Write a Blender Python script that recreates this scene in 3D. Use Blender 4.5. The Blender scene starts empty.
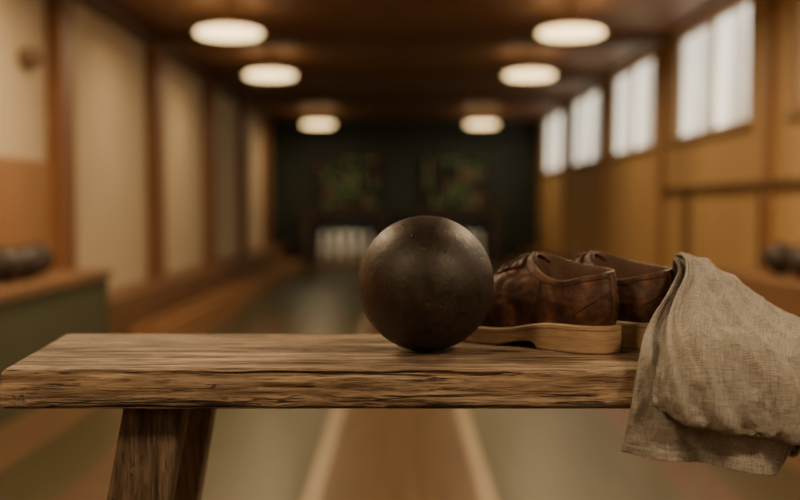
import bpy, bmesh, math, random
from mathutils import Vector, Matrix, noise
from mathutils.bvhtree import BVHTree
random.seed(4)
C = bpy.context.scene.collection

# ---------------------------------------------------------------- helpers
def link(ob, parent=None):
    C.objects.link(ob)
    if parent: ob.parent = parent
    return ob
def empty(name, loc=(0,0,0), rotz=0, s=1):
    e = bpy.data.objects.new(name, None); e.empty_display_size=.05
    e.location=loc; e.rotation_euler=(0,0,rotz); e.scale=(s,s,s)
    return link(e)
def mesh(name, vs, fs, mats, parent=None, smooth=False, idx=None):
    me = bpy.data.meshes.new(name); me.from_pydata([tuple(v) for v in vs], [], fs); me.update()
    for m in (mats if isinstance(mats,(list,tuple)) else [mats]): me.materials.append(m)
    for i,p in enumerate(me.polygons):
        p.use_smooth = smooth
        if idx: p.material_index = idx[i]
    return link(bpy.data.objects.new(name, me), parent)
def boxdata(x0,x1,y0,y1,z0,z1, o=0):
    v=[(x0,y0,z0),(x1,y0,z0),(x1,y1,z0),(x0,y1,z0),(x0,y0,z1),(x1,y0,z1),(x1,y1,z1),(x0,y1,z1)]
    f=[(3,2,1,0),(4,5,6,7),(0,1,5,4),(1,2,6,5),(2,3,7,6),(3,0,4,7)]
    return v,[tuple(i+o for i in q) for q in f]
def box(name,x0,x1,y0,y1,z0,z1,mat,parent=None,bev=0):
    v,f=boxdata(x0,x1,y0,y1,z0,z1); ob=mesh(name,v,f,mat,parent)
    if bev:
        b=ob.modifiers.new('bev','BEVEL'); b.width=bev; b.segments=2
    return ob
def boxes(name,lst,mat,parent=None):
    V=[];F=[]
    for b in lst:
        v,f=boxdata(*b,o=len(V)); V+=v;F+=f
    return mesh(name,V,F,mat,parent)
def lathe_data(prof,n,cx=0,cy=0,cz=0,o=0):
    V=[];F=[]
    for r,z in prof:
        for i in range(n):
            a=2*math.pi*i/n; V.append((cx+r*math.cos(a),cy+r*math.sin(a),cz+z))
    for j in range(len(prof)-1):
        for i in range(n):
            a=o+j*n+i;b=o+j*n+(i+1)%n;F.append((a,b,b+n,a+n))
    return V,F
def tube(name,pts,r,mat,parent=None,cyc=False,seg=6):
    cu=bpy.data.curves.new(name,'CURVE');cu.dimensions='3D';cu.bevel_depth=r;cu.bevel_resolution=3
    s=cu.splines.new('POLY');s.points.add(len(pts)-1)
    for i,p in enumerate(pts): s.points[i].co=(p[0],p[1],p[2],1)
    s.use_cyclic_u=cyc
    cu.materials.append(mat)
    return link(bpy.data.objects.new(name,cu),parent)
def cr(p0,p1,p2,p3,t):
    return .5*((2*p1)+(-p0+p2)*t+(2*p0-5*p1+4*p2-p3)*t*t+(-p0+3*p1-3*p2+p3)*t**3)
def crv(P,t,cyc=False):
    n=len(P)
    if cyc:
        i=int(math.floor(t*n))%n; f=t*n-math.floor(t*n)
        return cr(P[(i-1)%n],P[i],P[(i+1)%n],P[(i+2)%n],f)
    s=t*(n-1); i=min(int(s),n-2); f=s-i
    a=P[i-1] if i>0 else 2*P[0]-P[1]
    d=P[i+2] if i+2<n else 2*P[n-1]-P[n-2]
    return cr(a,P[i],P[i+1],d,f)

# ---------------------------------------------------------------- materials
def newmat(name):
    m=bpy.data.materials.new(name); m.use_nodes=True
    nt=m.node_tree; return m,nt,nt.nodes['Principled BSDF']
def N(nt,t,**kw):
    n=nt.nodes.new(t)
    for k,v in kw.items():
        if k in n.inputs: n.inputs[k].default_value=v
        else: setattr(n,k,v)
    return n
def coords(nt,scale,which='Object'):
    tc=N(nt,'ShaderNodeTexCoord'); mp=N(nt,'ShaderNodeMapping'); mp.inputs['Scale'].default_value=scale
    nt.links.new(tc.outputs[which],mp.inputs['Vector']); return mp.outputs['Vector']
def ramp(nt,src,stops,interp='LINEAR'):
    r=N(nt,'ShaderNodeValToRGB'); r.color_ramp.interpolation=interp
    el=r.color_ramp.elements
    while len(el)<len(stops): el.new(.5)
    for e,(p,c) in zip(el,stops):
        e.position=p; e.color=(c[0],c[1],c[2],1) if not isinstance(c,(int,float)) else (c,c,c,1)
    nt.links.new(src,r.inputs['Fac']); return r.outputs['Color']
def mixc(nt,a,b,f,mode='MIX'):
    m=N(nt,'ShaderNodeMix',data_type='RGBA',blend_type=mode)
    for s,v in ((6,a),(7,b),(0,f)):
        if hasattr(v,'default_value'): nt.links.new(v,m.inputs[s])
        else: m.inputs[s].default_value=v if isinstance(v,(int,float)) else (v[0],v[1],v[2],1)
    return m.outputs[2]
def bump(nt,bs,src,strength,dist=.002,prev=None):
    b=N(nt,'ShaderNodeBump'); b.inputs['Strength'].default_value=strength; b.inputs['Distance'].default_value=dist
    nt.links.new(src,b.inputs['Height'])
    if prev: nt.links.new(prev,b.inputs['Normal'])
    nt.links.new(b.outputs['Normal'],bs.inputs['Normal']); return b.outputs['Normal']
def noisef(nt,vec,scale,detail=6,rough=.6,dist=0):
    n=N(nt,'ShaderNodeTexNoise'); n.inputs['Scale'].default_value=scale; n.inputs['Detail'].default_value=detail
    n.inputs['Roughness'].default_value=rough; n.inputs['Distortion'].default_value=dist
    nt.links.new(vec,n.inputs['Vector']); return n.outputs['Fac']
def simple(name,col,rough=.6,var=.25,scale=8,metal=0,bmp=.1):
    m,nt,bs=newmat(name)
    v=coords(nt,(1,1,1)); f=noisef(nt,v,scale)
    c=ramp(nt,f,[(.25,tuple(x*(1-var) for x in col)),(.75,tuple(min(1,x*(1+var)) for x in col))])
    nt.links.new(c,bs.inputs['Base Color']); bs.inputs['Roughness'].default_value=rough; bs.inputs['Metallic'].default_value=metal
    bump(nt,bs,f,bmp,.003); return m
def wood(name,dark,light,rough=.5,scale=(1,12,12),bmp=.2,sc=2.0):
    m,nt,bs=newmat(name)
    v=coords(nt,scale); f=noisef(nt,v,sc,8,.65,.6)
    c=ramp(nt,f,[(.3,dark),(.7,light)])
    nt.links.new(c,bs.inputs['Base Color']); bs.inputs['Roughness'].default_value=rough
    bump(nt,bs,f,bmp,.003); return m
def emis(name,col,s,base=(.8,.8,.8),scale=(1,1,1),lo=.93,rng=(.3,.7)):
    m,nt,bs=newmat(name); bs.inputs['Base Color'].default_value=(*base,1)
    v=coords(nt,scale); f=noisef(nt,v,1.5,2)
    c=ramp(nt,f,[(rng[0],tuple(x*lo for x in col)),(rng[1],col)])
    nt.links.new(c,bs.inputs['Emission Color']); bs.inputs['Emission Strength'].default_value=s; return m

def rustic(name,vertical=False,dk=1.0,ck=1.0):
    m,nt,bs=newmat(name)
    s=(14,14,1.2) if vertical else (2.0,20,20)
    v=coords(nt,s)
    f1=noisef(nt,v,2.2,12,.68,1.0)
    v2=coords(nt,(8,120,120) if not vertical else (80,80,4))
    f2=noisef(nt,v2,1.6,8,.7,.3)
    v3=coords(nt,(3,6,6)); f3=noisef(nt,v3,1.5,5)
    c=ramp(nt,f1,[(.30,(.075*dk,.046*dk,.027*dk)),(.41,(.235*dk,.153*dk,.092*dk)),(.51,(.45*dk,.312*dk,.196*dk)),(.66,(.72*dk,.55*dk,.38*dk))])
    fine=ramp(nt,f2,[(.36,.20),(.47,.85),(.65,1.15)])
    c=mixc(nt,c,fine,.9 if not vertical else .5,'MULTIPLY')
    pat=ramp(nt,f3,[(.35,.5),(.60,1.15)])
    c=mixc(nt,c,pat,.75 if not vertical else .4,'MULTIPLY')
    def cracks(sc,wd,mlo,off):
        v4=coords(nt,sc)
        vo=noisef(nt,v4,1.0,4,.6)
        k=ramp(nt,vo,[(.0,1),(.5-wd,1),(.5,0),(.5+wd,1),(1,1)])
        mk=ramp(nt,noisef(nt,coords(nt,(2.5,off,off)),2.5,2),[(mlo,1),(mlo+.05,0)])
        mx=N(nt,'ShaderNodeMath',operation='MAXIMUM'); nt.links.new(k,mx.inputs[0]); nt.links.new(mk,mx.inputs[1]); return mx.outputs[0]
    k1=cracks((22,22,.8) if vertical else (.9,30,30),.014,.43,3)
    k2=cracks((70,70,3) if vertical else (2.6,75,75),.015,.47,7)
    kk=N(nt,'ShaderNodeMath',operation='MULTIPLY'); nt.links.new(k1,kk.inputs[0]); nt.links.new(k2,kk.inputs[1])
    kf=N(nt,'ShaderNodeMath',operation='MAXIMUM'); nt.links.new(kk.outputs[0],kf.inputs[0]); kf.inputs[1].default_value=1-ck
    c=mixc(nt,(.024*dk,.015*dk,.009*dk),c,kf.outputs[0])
    nt.links.new(c,bs.inputs['Base Color'])
    r=ramp(nt,f2,[(.3,.8),(.7,.44)]); nt.links.new(r,bs.inputs['Roughness'])
    b=bump(nt,bs,f1,.9,.008); b=bump(nt,bs,f2,1.0,.004,b); bump(nt,bs,kf.outputs[0],1.0,.004,b)
    return m
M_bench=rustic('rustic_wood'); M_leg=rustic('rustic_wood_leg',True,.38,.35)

def ballmat():
    m,nt,bs=newmat('worn_ball')
    v=coords(nt,(1,1,1)); f=noisef(nt,v,8,9,.72); g=noisef(nt,v,110,5,.65); h=noisef(nt,v,60,7,.7)
    c=ramp(nt,f,[(.3,(.011,.006,.0045)),(.50,(.021,.0125,.009)),(.62,(.032,.019,.013)),(.75,(.052,.031,.021))])
    sp=ramp(nt,h,[(.38,.55),(.62,1.35)]); c=mixc(nt,c,sp,.85,'MULTIPLY')
    nt.links.new(c,bs.inputs['Base Color'])
    r=ramp(nt,h,[(.3,.38),(.7,.57)]); nt.links.new(r,bs.inputs['Roughness'])
    bs.inputs['Specular IOR Level'].default_value=.5
    vo=N(nt,'ShaderNodeTexVoronoi'); vo.inputs['Scale'].default_value=55; nt.links.new(v,vo.inputs['Vector'])
    pits=ramp(nt,vo.outputs['Distance'],[(.0,0),(.12,1)])
    b=bump(nt,bs,g,.45,.0014); b=bump(nt,bs,h,.35,.0025,b); bump(nt,bs,pits,.7,.0016,b)
    return m
M_ball=ballmat()
def leather():
    m,nt,bs=newmat('brown_leather')
    v=coords(nt,(1,1,1)); f=noisef(nt,v,24,7,.62,.3); g=noisef(nt,v,260,3,.5); h=noisef(nt,coords(nt,(1,1,1.6)),38,3,.5,.6)
    sc=noisef(nt,v,70,8,.75)
    c=ramp(nt,f,[(.30,(.030,.013,.008)),(.46,(.072,.029,.017)),(.60,(.135,.058,.031)),(.74,(.25,.130,.075))])
    d=ramp(nt,sc,[(.40,.6),(.55,1.0),(.66,1.7)]); c=mixc(nt,c,d,.8,'MULTIPLY')
    nt.links.new(c,bs.inputs['Base Color'])
    r=ramp(nt,f,[(.3,.40),(.7,.60)]); nt.links.new(r,bs.inputs['Roughness'])
    bs.inputs['Specular IOR Level'].default_value=.4
    b=bump(nt,bs,h,.4,.003); bump(nt,bs,g,.25,.0005,b); return m
M_lea=leather()
M_lin=simple('tan_lining',(.10,.052,.030),.7,.3,40)
M_lace=simple('dark_lace',(.05,.026,.016),.8,.3,200)
M_stitch=simple('stitch_thread',(.03,.013,.008),.7,.2,100)
M_sole=wood('sole_wood',(.26,.165,.09),(.54,.385,.24),.5,(8,8,70),.3,2)
def linen():
    m,nt,bs=newmat('grey_linen')
    v=coords(nt,(1,1,1),'UV')
    f=noisef(nt,v,14,6,.6)
    wa=N(nt,'ShaderNodeTexWave',bands_direction='X'); wa.inputs['Scale'].default_value=42; wa.inputs['Distortion'].default_value=2.2; wa.inputs['Detail'].default_value=2; wa.inputs['Detail Scale'].default_value=3
    wb=N(nt,'ShaderNodeTexWave',bands_direction='Y'); wb.inputs['Scale'].default_value=46; wb.inputs['Distortion'].default_value=2.2; wb.inputs['Detail'].default_value=2; wb.inputs['Detail Scale'].default_value=3
    nt.links.new(v,wa.inputs['Vector']); nt.links.new(v,wb.inputs['Vector'])
    mu=N(nt,'ShaderNodeMath',operation='ADD'); nt.links.new(wa.outputs['Fac'],mu.inputs[0]); nt.links.new(wb.outputs['Fac'],mu.inputs[1])
    sl=noisef(nt,coords(nt,(8,120,1),'UV'),1.6,5,.75); s2=noisef(nt,coords(nt,(110,8,1),'UV'),1.6,5,.75)
    c=ramp(nt,f,[(.3,(.385,.355,.315)),(.7,(.50,.465,.42))])
    w=ramp(nt,mu.outputs[0],[(.2,.50),(.9,1.08)]); c=mixc(nt,c,w,.65,'MULTIPLY')
    for s in (sl,s2):
        q=ramp(nt,s,[(.35,.50),(.5,.95),(.63,1.2)]); c=mixc(nt,c,q,.75,'MULTIPLY')
    nt.links.new(c,bs.inputs['Base Color']); bs.inputs['Roughness'].default_value=.92
    bs.inputs['Sheen Weight'].default_value=.1
    b=bump(nt,bs,mu.outputs[0],.6,.0010); b=bump(nt,bs,sl,.7,.0015,b); b=bump(nt,bs,s2,.7,.0015,b); bump(nt,bs,f,.5,.007,b)
    return m
M_linen=linen()

M_cream=simple('cream_plaster',(.56,.445,.295),.8,.06,2)
M_ochre=wood('ochre_boarding',(.42,.255,.10),(.54,.35,.155),.6,(1,3,.4),.1,2)
M_post=wood('brown_post',(.15,.062,.024),(.25,.112,.046),.5,(12,12,1))
M_wains=wood('wainscot_wood',(.25,.12,.043),(.36,.185,.072),.5,(10,10,1))
M_ceil=wood('ceiling_wood',(.135,.062,.027),(.235,.112,.050),.5,(10,1,1),.2,2)
M_beam=wood('beam_wood',(.075,.035,.017),(.13,.062,.03),.5,(1,10,10))
M_green=simple('dark_green_wall',(.020,.029,.022),.6,.3,3)
M_grbox=simple('green_paint',(.060,.064,.027),.6,.15,4)
M_boxtop=wood('box_top_wood',(.13,.064,.027),(.22,.113,.05),.5,(10,1,10))
M_lamp=emis('opal_glass_lit',(1,.68,.31),5)
M_brass=simple('lamp_metal',(.22,.13,.06),.4,.2,20,.6)
M_win=emis('daylit_frosted_glass',(1.0,.90,.71),2.1,(.8,.8,.8),(1,1.5,.3),.16,(.38,.62))
M_frame=simple('window_frame_paint',(.30,.19,.09),.5,.1,6)
M_pin=simple('pin_white',(.75,.68,.55),.35,.05,6)
M_black=simple('pit_black',(.012,.013,.012),.7,.3,5)
M_dark=simple('dark_rail',(.05,.03,.018),.5,.2,5)
M_rail=simple('brown_handrail',(.13,.07,.035),.5,.2,5)

def floormat():
    m,nt,bs=newmat('lane_floor')
    tc=N(nt,'ShaderNodeTexCoord'); sp=N(nt,'ShaderNodeSeparateXYZ'); nt.links.new(tc.outputs['Object'],sp.inputs[0])
    ab=N(nt,'ShaderNodeMath',operation='ABSOLUTE'); nt.links.new(sp.outputs['X'],ab.inputs[0])
    dv=N(nt,'ShaderNodeMath',operation='DIVIDE'); nt.links.new(ab.outputs[0],dv.inputs[0]); dv.inputs[1].default_value=2.5
    br=(.125,.080,.043); cm=(.30,.24,.16); gr=(.060,.050,.018); rd=(.088,.047,.024); g2=(.056,.045,.018)
    c=ramp(nt,dv.outputs[0],[(0,br),(.245/2.5,cm),(.305/2.5,gr),(.90/2.5,rd),(1.10/2.5,g2),(1.4/2.5,(.12,.066,.032))],'CONSTANT')
    far=N(nt,'ShaderNodeMath',operation='GREATER_THAN'); nt.links.new(sp.outputs['Y'],far.inputs[0]); far.inputs[1].default_value=9.6
    lim=N(nt,'ShaderNodeMath',operation='LESS_THAN'); nt.links.new(ab.outputs[0],lim.inputs[0]); lim.inputs[1].default_value=1.45
    mu=N(nt,'ShaderNodeMath',operation='MULTIPLY'); nt.links.new(far.outputs[0],mu.inputs[0]); nt.links.new(lim.outputs[0],mu.inputs[1])
    c=mixc(nt,c,(.034,.044,.019),mu.outputs[0])
    f=noisef(nt,coords(nt,(10,.8,1)),2,6); q=ramp(nt,f,[(.3,.75),(.7,1.15)]); c=mixc(nt,c,q,.7,'MULTIPLY')
    # narrow board joints
    wv=N(nt,'ShaderNodeMath',operation='PINGPONG'); nt.links.new(sp.outputs['X'],wv.inputs[0]); wv.inputs[1].default_value=.035
    jl=ramp(nt,wv.outputs[0],[(0,.55),(.0022,1)]); c=mixc(nt,c,jl,.6,'MULTIPLY')
    nt.links.new(c,bs.inputs['Base Color']); bs.inputs['Roughness'].default_value=.32; bs.inputs['Specular IOR Level'].default_value=.28
    bump(nt,bs,f,.05,.002); return m
M_floor=floormat()

# ---------------------------------------------------------------- room
CAM=.93; LW=-2.10; RW=2.26; Y0=-5.0; Y1=18.0; CH=CAM+1.45
box('floor',LW-.1,RW+.1,Y0-.1,Y1+.1,-.1,0,M_floor)
box('ceiling',LW-.1,RW+.1,Y0-.1,Y1+.1,CH,CH+.1,M_ceil)
box('wall_left',LW-.1,LW,Y0-.1,Y1+.1,0,CH,M_cream)
box('wall_far',LW,RW,Y1,Y1+.1,0,CH,M_green)
box('wall_back',LW,RW,Y0-.1,Y0,0,CH,M_cream)
SZ=CAM+.54; TZ=CAM+1.40
wins=[(15.35,17.5),(12.6,14.7),(9.9,11.9),(7.15,9.15),(4.3,6.35),(1.5,3.6),(-1.2,.9),(-3.9,-1.8)]
ww=[(RW,RW+.1,Y0-.1,Y1+.1,0,SZ),(RW,RW+.1,Y0-.1,Y1+.1,TZ,CH)]
prev=Y1+.1
for a,b in wins: ww.append((RW,RW+.1,b,prev,SZ,TZ)); prev=a
ww.append((RW,RW+.1,Y0-.1,prev,SZ,TZ))
boxes('wall_right',ww,M_ochre)
for i,(a,b) in enumerate(wins):
    e=empty(f'window_{i+1}',(RW+.06,(a+b)/2,(SZ+TZ)/2)); h=(b-a)/2; v=(TZ-SZ)/2
    box('glass',0,.01,-h,h,-v,v,M_win,e)
    fr=[(-.05,0,-h,-h+.05,-v,v),(-.05,0,h-.05,h,-v,v),(-.05,0,-h,h,-v,-v+.04),(-.05,0,-h,h,v-.04,v),(-.03,0,-.012,.012,-v,v)]
    boxes('frame',fr,M_frame,e)
    boxes('sill',[(-.10,-.05,-h-.04,h+.04,-v-.03,-v+.01)],M_frame,e)
k=1
PY=(-1.1,1.5,4.1,6.68,9.25,11.85,14.4,16.9)
for yy in PY:
    box(f'trim_{k}',LW,LW+.10,yy-.13,yy+.13,0,CH,M_post); k+=1
for q,yy in enumerate(PY):
    box('ceiling_beam' if q==0 else f'ceiling_beam.{q:03d}',LW,RW,yy-.09,yy+.09,CH-.09,CH,M_beam)
box('trim_20',LW,LW+.09,Y0,Y1,CH-.12,CH-.002,M_beam); box('trim_21',RW-.06,RW,Y0,Y1,CH-.05,CH-.002,M_wains)
box('trim_22',LW,LW+.03,Y0,6.55,.0,CAM+.27,M_wains)
box('baseboard_left',LW,LW+.28,6.9,17.9,0,.34,M_boxtop)
box('baseboard_right',RW-.26,RW,7.2,17.9,0,.30,M_boxtop)
boxes('trim_23',[(RW-.05,RW,Y0,9.4,CAM+.13,CAM+.17)]+[(RW-.04,RW,q-.03,q+.03,.0,CAM+.14) for q in (1.4,3.2,5.0,6.8,8.6)],M_rail)
boxes('trim_24',[(RW-.03,RW,q-.06,q+.06,0,CH-.08) for q in (6.72,9.47,12.22,15.0,3.95)],M_wains)

for nm,xx in (('ball_return_rail',-1.62),('ball_return_rail.001',1.74)):
    e=empty(nm,(xx,0,0))
    boxes('rails',[(-.10,-.06,7,16.7,.0,.16),(.06,.10,7,16.7,.0,.16),(-.06,.06,7,16.7,.0,.07)],M_wains,e)

def lamp(nm,x,y):
    e=empty(nm,(x,y,CAM+1.24))
    prof=[(.001,-.022),(.12,-.021),(.20,-.017),(.226,-.006),(.234,.006),(.226,.020),(.20,.030),(.12,.034),(.001,.034)]
    V,F=lathe_data(prof,48); mesh('opal_disc',V,F,M_lamp,e,True)
    prof=[(.001,.036),(.125,.036),(.15,.05),(.09,.085),(.018,.10),(.014,.18),(.05,.185),(.05,.21),(.001,.21)]
    V,F=lathe_data(prof,32); mesh('metal_cap_and_stem',V,F,M_brass,e,True)
    l=bpy.data.lights.new('bulb','AREA'); l.shape='DISK'; l.size=.40
    l.energy=13 if y>7 else (36 if y>2 else (26 if y>-1 else 6)); l.color=(1,.72,.42)  # unseen near lamps run stronger than the seen ones to brighten the foreground
    lo=link(bpy.data.objects.new('bulb',l),e); lo.location=(0,0,-.024)
n=0
for yy in (7.9,10.4,16.5,5.3,2.7,.1,-2.5):  # near rows and the one behind camera: unseen, added to light the foreground
    for xx in (-1.22,1.22):
        lamp('pendant_lamp' if n==0 else f'pendant_lamp.{n:03d}',xx,yy); n+=1

for j,(xc) in enumerate((-.86,.90)):
    suf='' if j==0 else '.001'
    e=empty('pin_deck'+suf,(xc,Y1,0))
    boxes('hood_frame',[(-.66,-.56,-1.1,0,0,.80),(.56,.66,-1.1,0,0,.80),(-.66,.66,-1.1,0,.80,.92)],M_dark,e)
    box('pit_back',-.56,.56,-.06,0,0,.80,M_black,e)
    box('deck',-.56,.56,-1.05,-.06,0,.06,M_boxtop,e)
    V=[];F=[]
    prof=[(.001,0),(.035,0),(.042,.04),(.062,.16),(.06,.22),(.036,.32),(.028,.37),(.036,.42),(.038,.45),(.025,.485),(.001,.495)]
    for r,row in enumerate((1,2,3,2,1)):
        for c in range(row):
            v,f=lathe_data(prof,16,(c-(row-1)/2)*.36,-.9+r*.17,.061,len(V)); V+=v;F+=f
    ob=mesh('bowling_pins'+suf,V,F,M_pin,None,True); ob.location=(xc,Y1,0)
    l=bpy.data.lights.new('pit_light','AREA'); l.energy=4; l.color=(1,.86,.62); l.size=.9; l.size_y=.1; l.shape='RECTANGLE'
    lo=link(bpy.data.objects.new('pit_light',l),e); lo.location=(0,-1.0,.78); lo.rotation_euler=(math.radians(35),0,0)
    s=empty('score_display'+suf,(xc*1.0,Y1-.05,CAM+.44))
    boxes('panel',[(-.55,.55,-.03,.045,-.44,.40)],M_black,s)
    cols=[emis('lamp_red',(.9,.25,.08),.28,(.3,.08,.04)),emis('lamp_green',(.35,.7,.15),.24,(.1,.2,.05)),emis('lamp_amber',(.9,.6,.2),.22,(.3,.2,.08))]
    V=[];F=[];I=[]
    for a in range(9):
        for b in range(8):
            if random.random()<.5: continue
            x=-.44+a*.11; z=-.37+b*.1
            v,f=boxdata(x-.02,x+.02,-.04,-.03,z-.02,z+.02,len(V)); V+=v;F+=f; I+=[random.choice((0,1,1,2))]*6
    mesh('number_lamps',V,F,cols,s,False,I)

def uvs(cx,cy,cz,r,o,n=24,m=14):
    prof=[(r*math.sin(math.pi*i/m)+1e-4,-r*math.cos(math.pi*i/m)) for i in range(m+1)]
    return lathe_data(prof,n,cx,cy,cz,o)
for nm,x0,x1 in (('ball_box',LW+.035,-1.70),('ball_box.001',1.82,RW-.055)):
    e=empty(nm,(0,0,0))
    box('body',x0,x1,2.8,6.4,0,.53,M_grbox if x0<0 else M_boxtop,e); box('top_board',x0,x1+(.02 if x0<0 else 0),2.78,6.42,.53,.575,M_boxtop,e,.005)
    V=[];F=[]; cx=(x0+x1)/2
    for yy in (5.0,5.19,5.4,5.6,5.8):
        v,f=uvs(cx+random.uniform(-.04,.04),yy,.577+.085,.085,len(V)); V+=v;F+=f
    mesh('spare_balls'+('' if x0<0 else '.001'),V,F,M_ball,None,True)
e=empty('wall_sconce',(LW+.03,6.15,CAM+.83)); V,F=lathe_data([(.001,-.05),(.05,-.05),(.09,.0),(.06,.05),(.001,.05)],24); mesh('shade',V,F,M_rail,e,True)
box('bracket',-.03,.0,-.03,.03,-.03,.03,M_dark,e)

# ---------------------------------------------------------------- bench
BT=.75; YF=1.222; YB=1.578; XL=-.447; XR=.93; TH=.046
bench=empty('wooden_bench',(0,0,0))
bm=bmesh.new()
nx,ny,nz=420,100,16
def bp(i,j,k):
    u=i/nx; v=j/ny; w=k/nz
    xl=XL-.036*v; x=xl+(XR-xl)*u; y=YF+(YB-YF)*v; z=BT-TH*(1-w)
    ey=min(v,1-v)*(YB-YF); ez=min(w,1-w)*TH; ex=min(u,1-u)*(XR-XL)
    dy=0;dz=0;dx=0
    if ey<.0001 :
        s=1 if v>.5 else -1
        q=noise.noise(Vector((x*7,v*9,z*70)))*.0032+noise.noise(Vector((x*30,v*9,z*150)))*.0016+noise.noise(Vector((x*2.2,v*9,0)))*.005
        q-=.004*max(0,noise.noise(Vector((x*4,v*3+5,z*100)))-.22)*3
        dy+=s*q
        if ez<.008: dy-=s*(.008-ez)*(.45+.6*noise.noise(Vector((x*18,3,0))))
    if ex<.0001:
        s=1 if u>.5 else -1
        dx+=s*(noise.noise(Vector((u*9,y*20,z*40)))*.004)
        if ez<.008: dx-=s*(.008-ez)*.5
    if k==nz:
        dz+=noise.noise(Vector((x*2.5,y*38,1)))*.0005
        dz-=.0012*max(0,noise.noise(Vector((x*5,y*90,4)))-.2)*2
        if ey<.016: dz-=(1-ey/.016)**2*(.0024+.0060*max(0,noise.noise(Vector((x*12,v*5,7)))+.1))
        if ex<.012: dz-=(1-ex/.012)**2*.0025
    if k==0 and ey<.012: dz+=(1-ey/.012)**2*.0032*(1+noise.noise(Vector((x*9,v*5,2))))
    return (x+dx,y+dy,z+dz)
vid={}
def gv(i,j,k):
    key=(i,j,k)
    if key not in vid: vid[key]=bm.verts.new(bp(i,j,k))
    return vid[key]
for i in range(nx):
    for j in range(ny):
        bm.faces.new([gv(i,j,nz),gv(i+1,j,nz),gv(i+1,j+1,nz),gv(i,j+1,nz)])
        bm.faces.new([gv(i,j,0),gv(i,j+1,0),gv(i+1,j+1,0),gv(i+1,j,0)])
    for k_ in range(nz):
        bm.faces.new([gv(i,0,k_),gv(i+1,0,k_),gv(i+1,0,k_+1),gv(i,0,k_+1)])
        bm.faces.new([gv(i,ny,k_),gv(i,ny,k_+1),gv(i+1,ny,k_+1),gv(i+1,ny,k_)])
for j in range(ny):
    for k_ in range(nz):
        bm.faces.new([gv(0,j,k_),gv(0,j,k_+1),gv(0,j+1,k_+1),gv(0,j+1,k_)])
        bm.faces.new([gv(nx,j,k_),gv(nx,j+1,k_),gv(nx,j+1,k_+1),gv(nx,j,k_+1)])
me=bpy.data.meshes.new('seat_plank'); bm.to_mesh(me); bm.free(); me.materials.append(M_bench)
for p in me.polygons: p.use_smooth=True
link(bpy.data.objects.new('seat_plank',me),bench)
def leg(nm,xt,xb,yt,yb,w=.071,t=.05):
    V=[];zt=BT-TH+.001
    for (x,y,z) in ((xb,yb,0),(xt,yt,zt)):
        V+=[(x-w/2,y-t/2,z),(x+w/2,y-t/2,z),(x+w/2,y+t/2,z),(x-w/2,y+t/2,z)]
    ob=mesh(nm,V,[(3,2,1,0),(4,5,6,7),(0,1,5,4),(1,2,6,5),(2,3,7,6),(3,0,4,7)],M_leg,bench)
    b=ob.modifiers.new('b','BEVEL'); b.width=.004; b.segments=3
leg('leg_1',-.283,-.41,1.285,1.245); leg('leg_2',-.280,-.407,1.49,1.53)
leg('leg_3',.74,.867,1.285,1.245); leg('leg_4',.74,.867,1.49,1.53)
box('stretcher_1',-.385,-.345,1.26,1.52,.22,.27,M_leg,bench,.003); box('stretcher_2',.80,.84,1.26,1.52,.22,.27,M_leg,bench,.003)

# ---------------------------------------------------------------- ball
V,F=uvs(0,0,0,.085,0,160,96)
V=[tuple(Vector(v)*(1+.0016*noise.noise(Vector(v)*26))) for v in V]
b=mesh('bowling_ball',V,F,M_ball,None,True); b.location=(.0325,1.375,BT+.0855); b.rotation_euler=(.4,.3,.9)

# ---------------------------------------------------------------- shoes
OUT=[(0,0),(.006,.018),(.030,.032),(.078,.033),(.125,.034),(.172,.043),(.208,.047),(.243,.042),(.271,.025),(.283,0),
     (.273,-.025),(.247,-.040),(.208,-.044),(.168,-.038),(.122,-.030),(.078,-.031),(.030,-.031),(.006,-.018)]
OUT=[Vector((a,b,0)) for a,b in OUT]
COL=[(.004,0,.101),(.008,.014,.099),(.030,.0265,.094),(.058,.030,.088),(.086,.028,.091),(.108,.024,.100),(.121,.017,.111),(.128,.011,.119),(.132,.005,.122),(.133,0,.122),
     (.132,-.005,.122),(.128,-.011,.122),(.121,-.017,.120),(.108,-.023,.116),(.086,-.027,.110),(.058,-.029,.106),(.030,-.026,.104),(.008,-.014,.102)]
COL=[Vector((a,b,c+.003)) for a,b,c in COL]
def ss(a,b,x):
    t=max(0,min(1,(x-a)/(b-a))); return t*t*(3-2*t)
def ztop(x): return .036-.013*ss(.07,.17,x)+.004*ss(.23,.285,x)
def zbot(x):
    arch=.009*ss(.098,.103,x)*(1-ss(.12,.170,x)); return arch+.006*ss(.22,.285,x)
def SU(th,v,off=0):
    B=crv(OUT,th,True).copy(); Cc=crv(COL,th,True)
    t2=(crv(OUT,(th+.002)%1,True)-crv(OUT,(th-.002)%1,True)).normalized()
    nrm=Vector((t2.y,-t2.x,0)); 
    if nrm.dot(B-Vector((.14,0,0)))<0: nrm=-nrm
    B.z=ztop(B.x)-.001; B-=nrm*.003
    toe=ss(.11,.26,B.x); heel=1-ss(.0,.05,B.x)
    P1=B+nrm*(.006+.004*heel)+Vector((0,0,.026+.012*toe))
    side=Cc+ (B-Cc)*.16+Vector((0,0,-.016))+nrm*.003
    top=Cc+Vector((.045,(B.y-Cc.y)*.55,-.030))
    P2=side.lerp(top,toe)
    p=(1-v)**3*B+3*(1-v)**2*v*P1+3*(1-v)*v*v*P2+v**3*Cc
    return p
NT,NV=144,40
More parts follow.
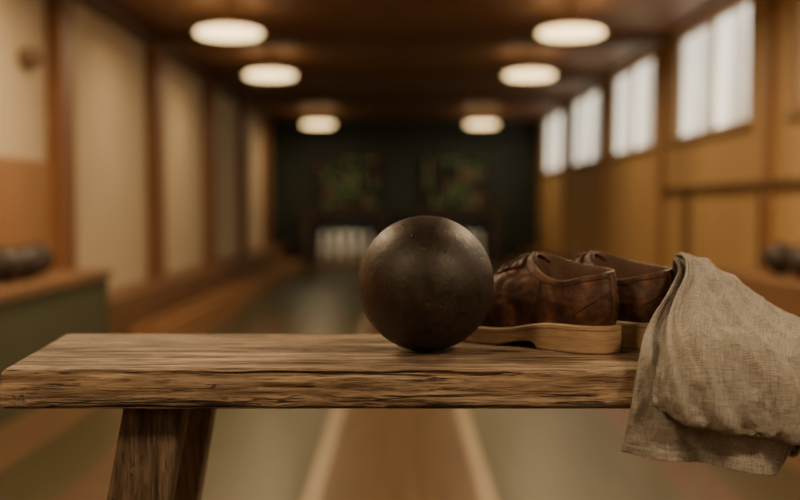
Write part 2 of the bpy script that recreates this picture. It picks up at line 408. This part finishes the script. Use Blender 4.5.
def makeshoe(nm,loc,ang,s):
    e=empty(nm,loc,ang,s)
    V=[];F=[];I=[]
    for j in range(NV+1):
        for i in range(NT):
            th=i/NT; v=j/NV; p=SU(th,v)
            q=noise.noise(p*55)*.0011
            if .14<p.x<.215: q+=.0007*math.sin(p.x*420+noise.noise(p*30)*3)*ss(.14,.17,p.x)*(1-ss(.195,.215,p.x))
            q+=(abs(noise.noise(Vector((p.x*40,p.y*40,p.z*75))))-.2)*.0014
            c=Vector((.12,0,.03)); p=p+(p-c).normalized()*q
            V.append(p)
    for j in range(NV):
        for i in range(NT):
            a=j*NT+i;b_=j*NT+(i+1)%NT;F.append((a,b_,b_+NT,a+NT));I.append(0)
    bvh=BVHTree.FromPolygons(V,F)
    base=NV*NT
    cen=Vector((.07,0,0))
    for (ins,dz,kk) in ((.0012,.0018,0),(.003,.0016,0),(.0042,-.001,1),(.0055,-.015,1),(.006,-.04,1),(.004,-.06,1)):
        st=len(V)
        for i in range(NT):
            Cc=crv(COL,i/NT,True); d=(cen-Cc); d.z=0; d=d.normalized()
            p=Cc+d*ins+Vector((0,0,dz)); p.z=max(p.z,.040); V.append(p)
        for i in range(NT):
            a=base+i;b_=base+(i+1)%NT;F.append((a,b_,st+(i+1)%NT,st+i));I.append(kk)
        base=st
    V.append(Vector((.07,0,.041))); c=len(V)-1
    for i in range(NT): F.append((base+i,base+(i+1)%NT,c)); I.append(1)
    mesh('upper',V,F,[M_lea,M_lin],e,True,I)
    V=[];F=[]
    def ring(exp,zf):
        st=len(V)
        for i in range(NT):
            th=i/NT;B=crv(OUT,th,True).copy()
            t2=(crv(OUT,(th+.002)%1,True)-crv(OUT,(th-.002)%1,True)).normalized();nrm=Vector((t2.y,-t2.x,0))
            if nrm.dot(B-Vector((.14,0,0)))<0: nrm=-nrm
            x=B.x; B+=nrm*exp; B.z=zf(x); V.append(B)
        return st
    rs=[ring(-.006,ztop),ring(.0035,ztop),ring(.005,lambda x:ztop(x)-.0015),ring(.0052,lambda x:ztop(x)-.0055),ring(.0036,lambda x:ztop(x)-.0065),ring(.0048,lambda x:ztop(x)-.0075),
        ring(.0046,lambda x:zbot(x)+.002),ring(.003,zbot)]
    for a,b_ in zip(rs,rs[1:]):
        for i in range(NT): F.append((a+i,a+(i+1)%NT,b_+(i+1)%NT,b_+i))
    st=rs[-1]
    for i in range(NT//2-1):
        F.append((st+i,st+i+1,st+(NT-i-1)%NT,st+(NT-i)%NT) if i>0 else (st,st+1,st+NT-1))
    mesh('sole',V,F,M_sole,e,False)
    def surf(x,y,off):
        r=bvh.ray_cast(Vector((x,y,.3)),Vector((0,0,-1)))
        return (r[0]+r[1]*off*(1 if r[1].z>0 else -1)) if r[0] else None
    def seam(n_,pts,r=.0006): tube(n_,pts,r,M_stitch,e)
    def so_(th,v,off=.0004):
        p=SU(th%1,v); r=bvh.find_nearest(p)
        c=Vector((min(p.x,.12) if p.x>.065 else .065,0,p.z-.01)); d=(p-c).normalized()
        nn=r[1] if r[1].dot(d)>0 else -r[1]
        return r[0]+nn*off
    for (a,b_) in ((.0,.42),(.58,1.0)):
        seam('topline_stitch',[so_(a+(b_-a)*i/59,.93) for i in range(60)])
    for sgn in (0,1):
        for dlt in (0,.005):
            out=[]
            for i in range(30):
                v=.04+i/29*.89; th=.195+dlt+.05*v*v; th=th if sgn==0 else 1-th
                out.append(so_(th,v))
            seam('quarter_stitch',out)
    for dv_ in (0,):
        out=[]
        for i in range(60):
            th=-.14+.28*i/59; v=.70+dv_-.62*abs(th/.14)**1.8; out.append(so_(th,v,.0005))
        seam('heel_counter_stitch',out)
    Vs=[];Fs=[]
    for j in range(25):
        v=.02+j/24*.975
        for k_ in (-1,-.5,0,.5,1):
            th=k_*.013; p=SU(th%1,v); c=Vector((.06,0,p.z)); Vs.append(p+(p-c).normalized()*(.0024 if abs(k_)<1 else .0006))
    for j in range(24):
        for k_ in range(4): a=j*5+k_; Fs.append((a,a+1,a+6,a+5))
    mesh('back_strap',Vs,Fs,M_lea,e,True)
    out=[]
    for i in range(30):
        y=-.040+.080*i/29; x=.222-.9*y*y*4; p=surf(x,y,.0008)
        if p: out.append(p)
    seam('toe_cap_stitch',out,.0008)
    for sgn in (-1,1):
        Vs=[];Fs=[];n1,n2=16,7
        for i in range(n1+1):
            x=.1355+i/n1*.052
            for j in range(n2+1):
                y=sgn*(.004+.002*i/n1+j/n2*(.017-.006*max(0,i/n1-.7)/.3))
                p=surf(x,y,.0022 if 0<j<n2 and i<n1 else .0006); Vs.append(p if p else Vector((x,y,.09)))
        for i in range(n1):
            for j in range(n2): a=i*(n2+1)+j; Fs.append((a,a+1,a+n2+2,a+n2+1))
        ob=mesh('eyestay',Vs,Fs,M_lea,e,True)
        so=ob.modifiers.new('s','SOLIDIFY'); so.thickness=.0012; so.offset=0
    for i in range(5):
        x=.141+i*.0095; pts=[]
        for j in range(13):
            y=-.0135+.027*j/12; p=surf(x+.003*(j/12-.5),y,.0040 if 0<j<12 else .001)
            if p: pts.append(p)
        tube('lace_row',pts,.0015,M_lace,e)
    for sgn in (-1,1):
        pts=[]
        for j in range(25):
            a=2*math.pi*j/24; x=.154+.012*math.sin(a)+.004*(1-math.cos(a)); y=sgn*(.012-.011*math.cos(a))
            p=surf(x,y,.0055 if j not in (0,24) else .004); pts.append(p if p else Vector((x,y,.1)))
        tube('lace_bow',pts,.0013,M_lace,e)
    Vs=[];Fs=[]
    for i in range(11):
        t=i/10; x=.150-.026*t; z=.109+.020*t-.003*t*t
        for j in range(9):
            w=(j/8-.5)*2; y=w*(.015+.002*t); zz=z-.007*w*w-(.005*abs(w)**4*t); Vs.append(Vector((x-.010*abs(w)**2,y,zz)))
    for i in range(10):
        for j in range(8): a=i*9+j; Fs.append((a,a+1,a+10,a+9))
    ob=mesh('tongue',Vs,Fs,M_lea,e,True); so=ob.modifiers.new('s','SOLIDIFY'); so.thickness=.003; sb=ob.modifiers.new('ss','SUBSURF'); sb.levels=sb.render_levels=1
    return e
makeshoe('leather_shoe',(.263,1.353,BT+.0005),math.radians(133),.96)
makeshoe('leather_shoe.001',(.343,1.386,BT+.0005),math.radians(133),.96)

# ---------------------------------------------------------------- towel
L1=[[(.390,1.50,.757),(.425,1.50,.757),(.475,1.50,.757),(.53,1.50,.757),(.60,1.50,.757),(.64,1.50,.757)],
    [(.364,1.46,.834),(.388,1.465,.829),(.43,1.465,.805),(.48,1.46,.782),(.54,1.46,.76),(.60,1.46,.757)],
    [(.353,1.42,.864),(.376,1.42,.860),(.416,1.42,.834),(.467,1.42,.797),(.523,1.41,.766),(.585,1.41,.758)],
    [(.340,1.35,.848),(.364,1.36,.837),(.402,1.36,.802),(.451,1.36,.778),(.509,1.36,.760),(.57,1.36,.757)],
    [(.291,1.28,.793),(.326,1.28,.796),(.372,1.28,.781),(.425,1.28,.769),(.483,1.28,.760),(.545,1.28,.757)],
    [(.265,1.212,.765),(.304,1.21,.768),(.354,1.21,.764),(.403,1.21,.761),(.455,1.212,.758),(.508,1.214,.757)],
    [(.254,1.198,.721),(.295,1.195,.720),(.345,1.197,.72),(.391,1.194,.72),(.434,1.197,.72),(.483,1.195,.72)],
    [(.249,1.200,.689),(.291,1.188,.687),(.341,1.203,.685),(.388,1.187,.684),(.429,1.198,.684),(.456,1.195,.69)],
    [(.2465,1.205,.664),(.288,1.184,.656),(.337,1.207,.65),(.386,1.183,.642),(.413,1.20,.642),(.434,1.195,.672)]]
L2=[[(.398,1.495,.770),(.43,1.495,.770),(.48,1.495,.770),(.535,1.495,.770),(.60,1.495,.770),(.64,1.495,.768)],
    [(.367,1.455,.840),(.391,1.46,.836),(.435,1.46,.812),(.485,1.455,.789),(.543,1.455,.772),(.60,1.455,.768)],
    [(.356,1.415,.869),(.378,1.415,.865),(.420,1.412,.840),(.470,1.41,.804),(.526,1.40,.775),(.585,1.40,.768)],
    [(.346,1.34,.853),(.368,1.345,.845),(.407,1.345,.813),(.454,1.345,.790),(.512,1.345,.771),(.575,1.345,.767)],
    [(.311,1.262,.803),(.338,1.262,.810),(.380,1.262,.794),(.429,1.262,.782),(.487,1.262,.770),(.55,1.262,.767)],
    [(.284,1.193,.770),(.313,1.190,.779),(.358,1.190,.775),(.405,1.190,.772),(.458,1.192,.769),(.515,1.195,.766)],
    [(.272,1.176,.737),(.31,1.168,.735),(.357,1.168,.733),(.403,1.166,.730),(.448,1.168,.728),(.50,1.17,.726)],
    [(.272,1.174,.724),(.309,1.166,.708),(.360,1.166,.698),(.398,1.166,.692),(.430,1.168,.686),(.475,1.17,.684)],
    [(.274,1.180,.7175),(.309,1.175,.701),(.360,1.175,.690),(.398,1.175,.684),(.430,1.176,.678),(.475,1.178,.676)],
    [(.276,1.187,.724),(.311,1.184,.708),(.362,1.184,.698),(.400,1.183,.692),(.432,1.184,.686),(.475,1.186,.684)]]
V=[];F=[];UV=[]
def ridge(x): return 1-abs(noise.noise(x))*2.4
def layer(L,nu,nv,seed,outer):
    L=[[Vector(p) for p in r] for r in L]; o=len(V); P=[]
    for j in range(nv+1):
        row=[crv([r[k] for r in L],j/nv) for k in range(6)]
        P.append([crv(row,i/nu) for i in range(nu+1)])
    for j in range(nv+1):
        for i in range(nu+1):
            a=P[j][min(i+1,nu)]-P[j][max(i-1,0)]; b_=P[min(j+1,nv)][i]-P[max(j-1,0)][i]
            nn=b_.cross(a)
            nn=nn.normalized() if nn.length>1e-9 else Vector((0,-1,0))
            if nn.dot(Vector((.1,-1,1)))<0: nn=-nn
            u=i/nu; v=j/nv; p=P[j][i]
            du=u+.12; dv=v-.10; ang=math.atan2(dv,du); rad=math.hypot(du,dv)
            q=ridge(Vector((ang*6.2+seed,rad*1.0,seed)))*(.0115 if outer else .007)*min(1,rad*1.8)
            q+=ridge(Vector((u*4+v*5+seed,v*3-u*4,seed+5)))*.0042
            q+=ridge(Vector((u*9-v*4,v*9+u*3,seed+9)))*.0024
            q+=noise.noise(Vector((u*24,v*26,seed)))*.0012+noise.noise(Vector((u*50,v*55,seed)))*.0006
            q-=.003 if not outer else .002
            amp=.25+.75*ss(.1,.38,v)
            if outer: amp*=1-.6*ss(.74,.92,v)
            else:
                amp*=.65
                if v>.955: q+=.0020*ss(.955,.962,v)
            V.append(p+nn*q*amp); UV.append((u*1.0+seed,v*1.3))
    for j in range(nv):
        for i in range(nu):
            a=o+j*(nu+1)+i; F.append((a,a+1,a+nu+2,a+nu+1))
layer(L1,130,220,0.0,False); layer(L2,130,220,3.3,True)
tw=mesh('linen_towel',V,F,M_linen,None,True)
uvl=tw.data.uv_layers.new(name='UVMap')
for lp in tw.data.loops: uvl.data[lp.index].uv=UV[lp.vertex_index]
so=tw.modifiers.new('thick','SOLIDIFY'); so.thickness=.0026; so.offset=0

# ---------------------------------------------------------------- world / camera
w=bpy.data.worlds.new('World'); bpy.context.scene.world=w; w.use_nodes=True
w.node_tree.nodes['Background'].inputs[0].default_value=(1,.8,.6,1); w.node_tree.nodes['Background'].inputs[1].default_value=.05
cd=bpy.data.cameras.new('camera'); cam=link(bpy.data.objects.new('camera',cd))
cam.location=(0,0,CAM); cam.rotation_euler=(math.radians(90)-math.atan(42/1100),0,0)
cd.sensor_width=36; cd.lens=49.5; cd.clip_start=.05
cd.dof.use_dof=True; cd.dof.focus_distance=1.27; cd.dof.aperture_fstop=2.3
bpy.context.scene.camera=cam
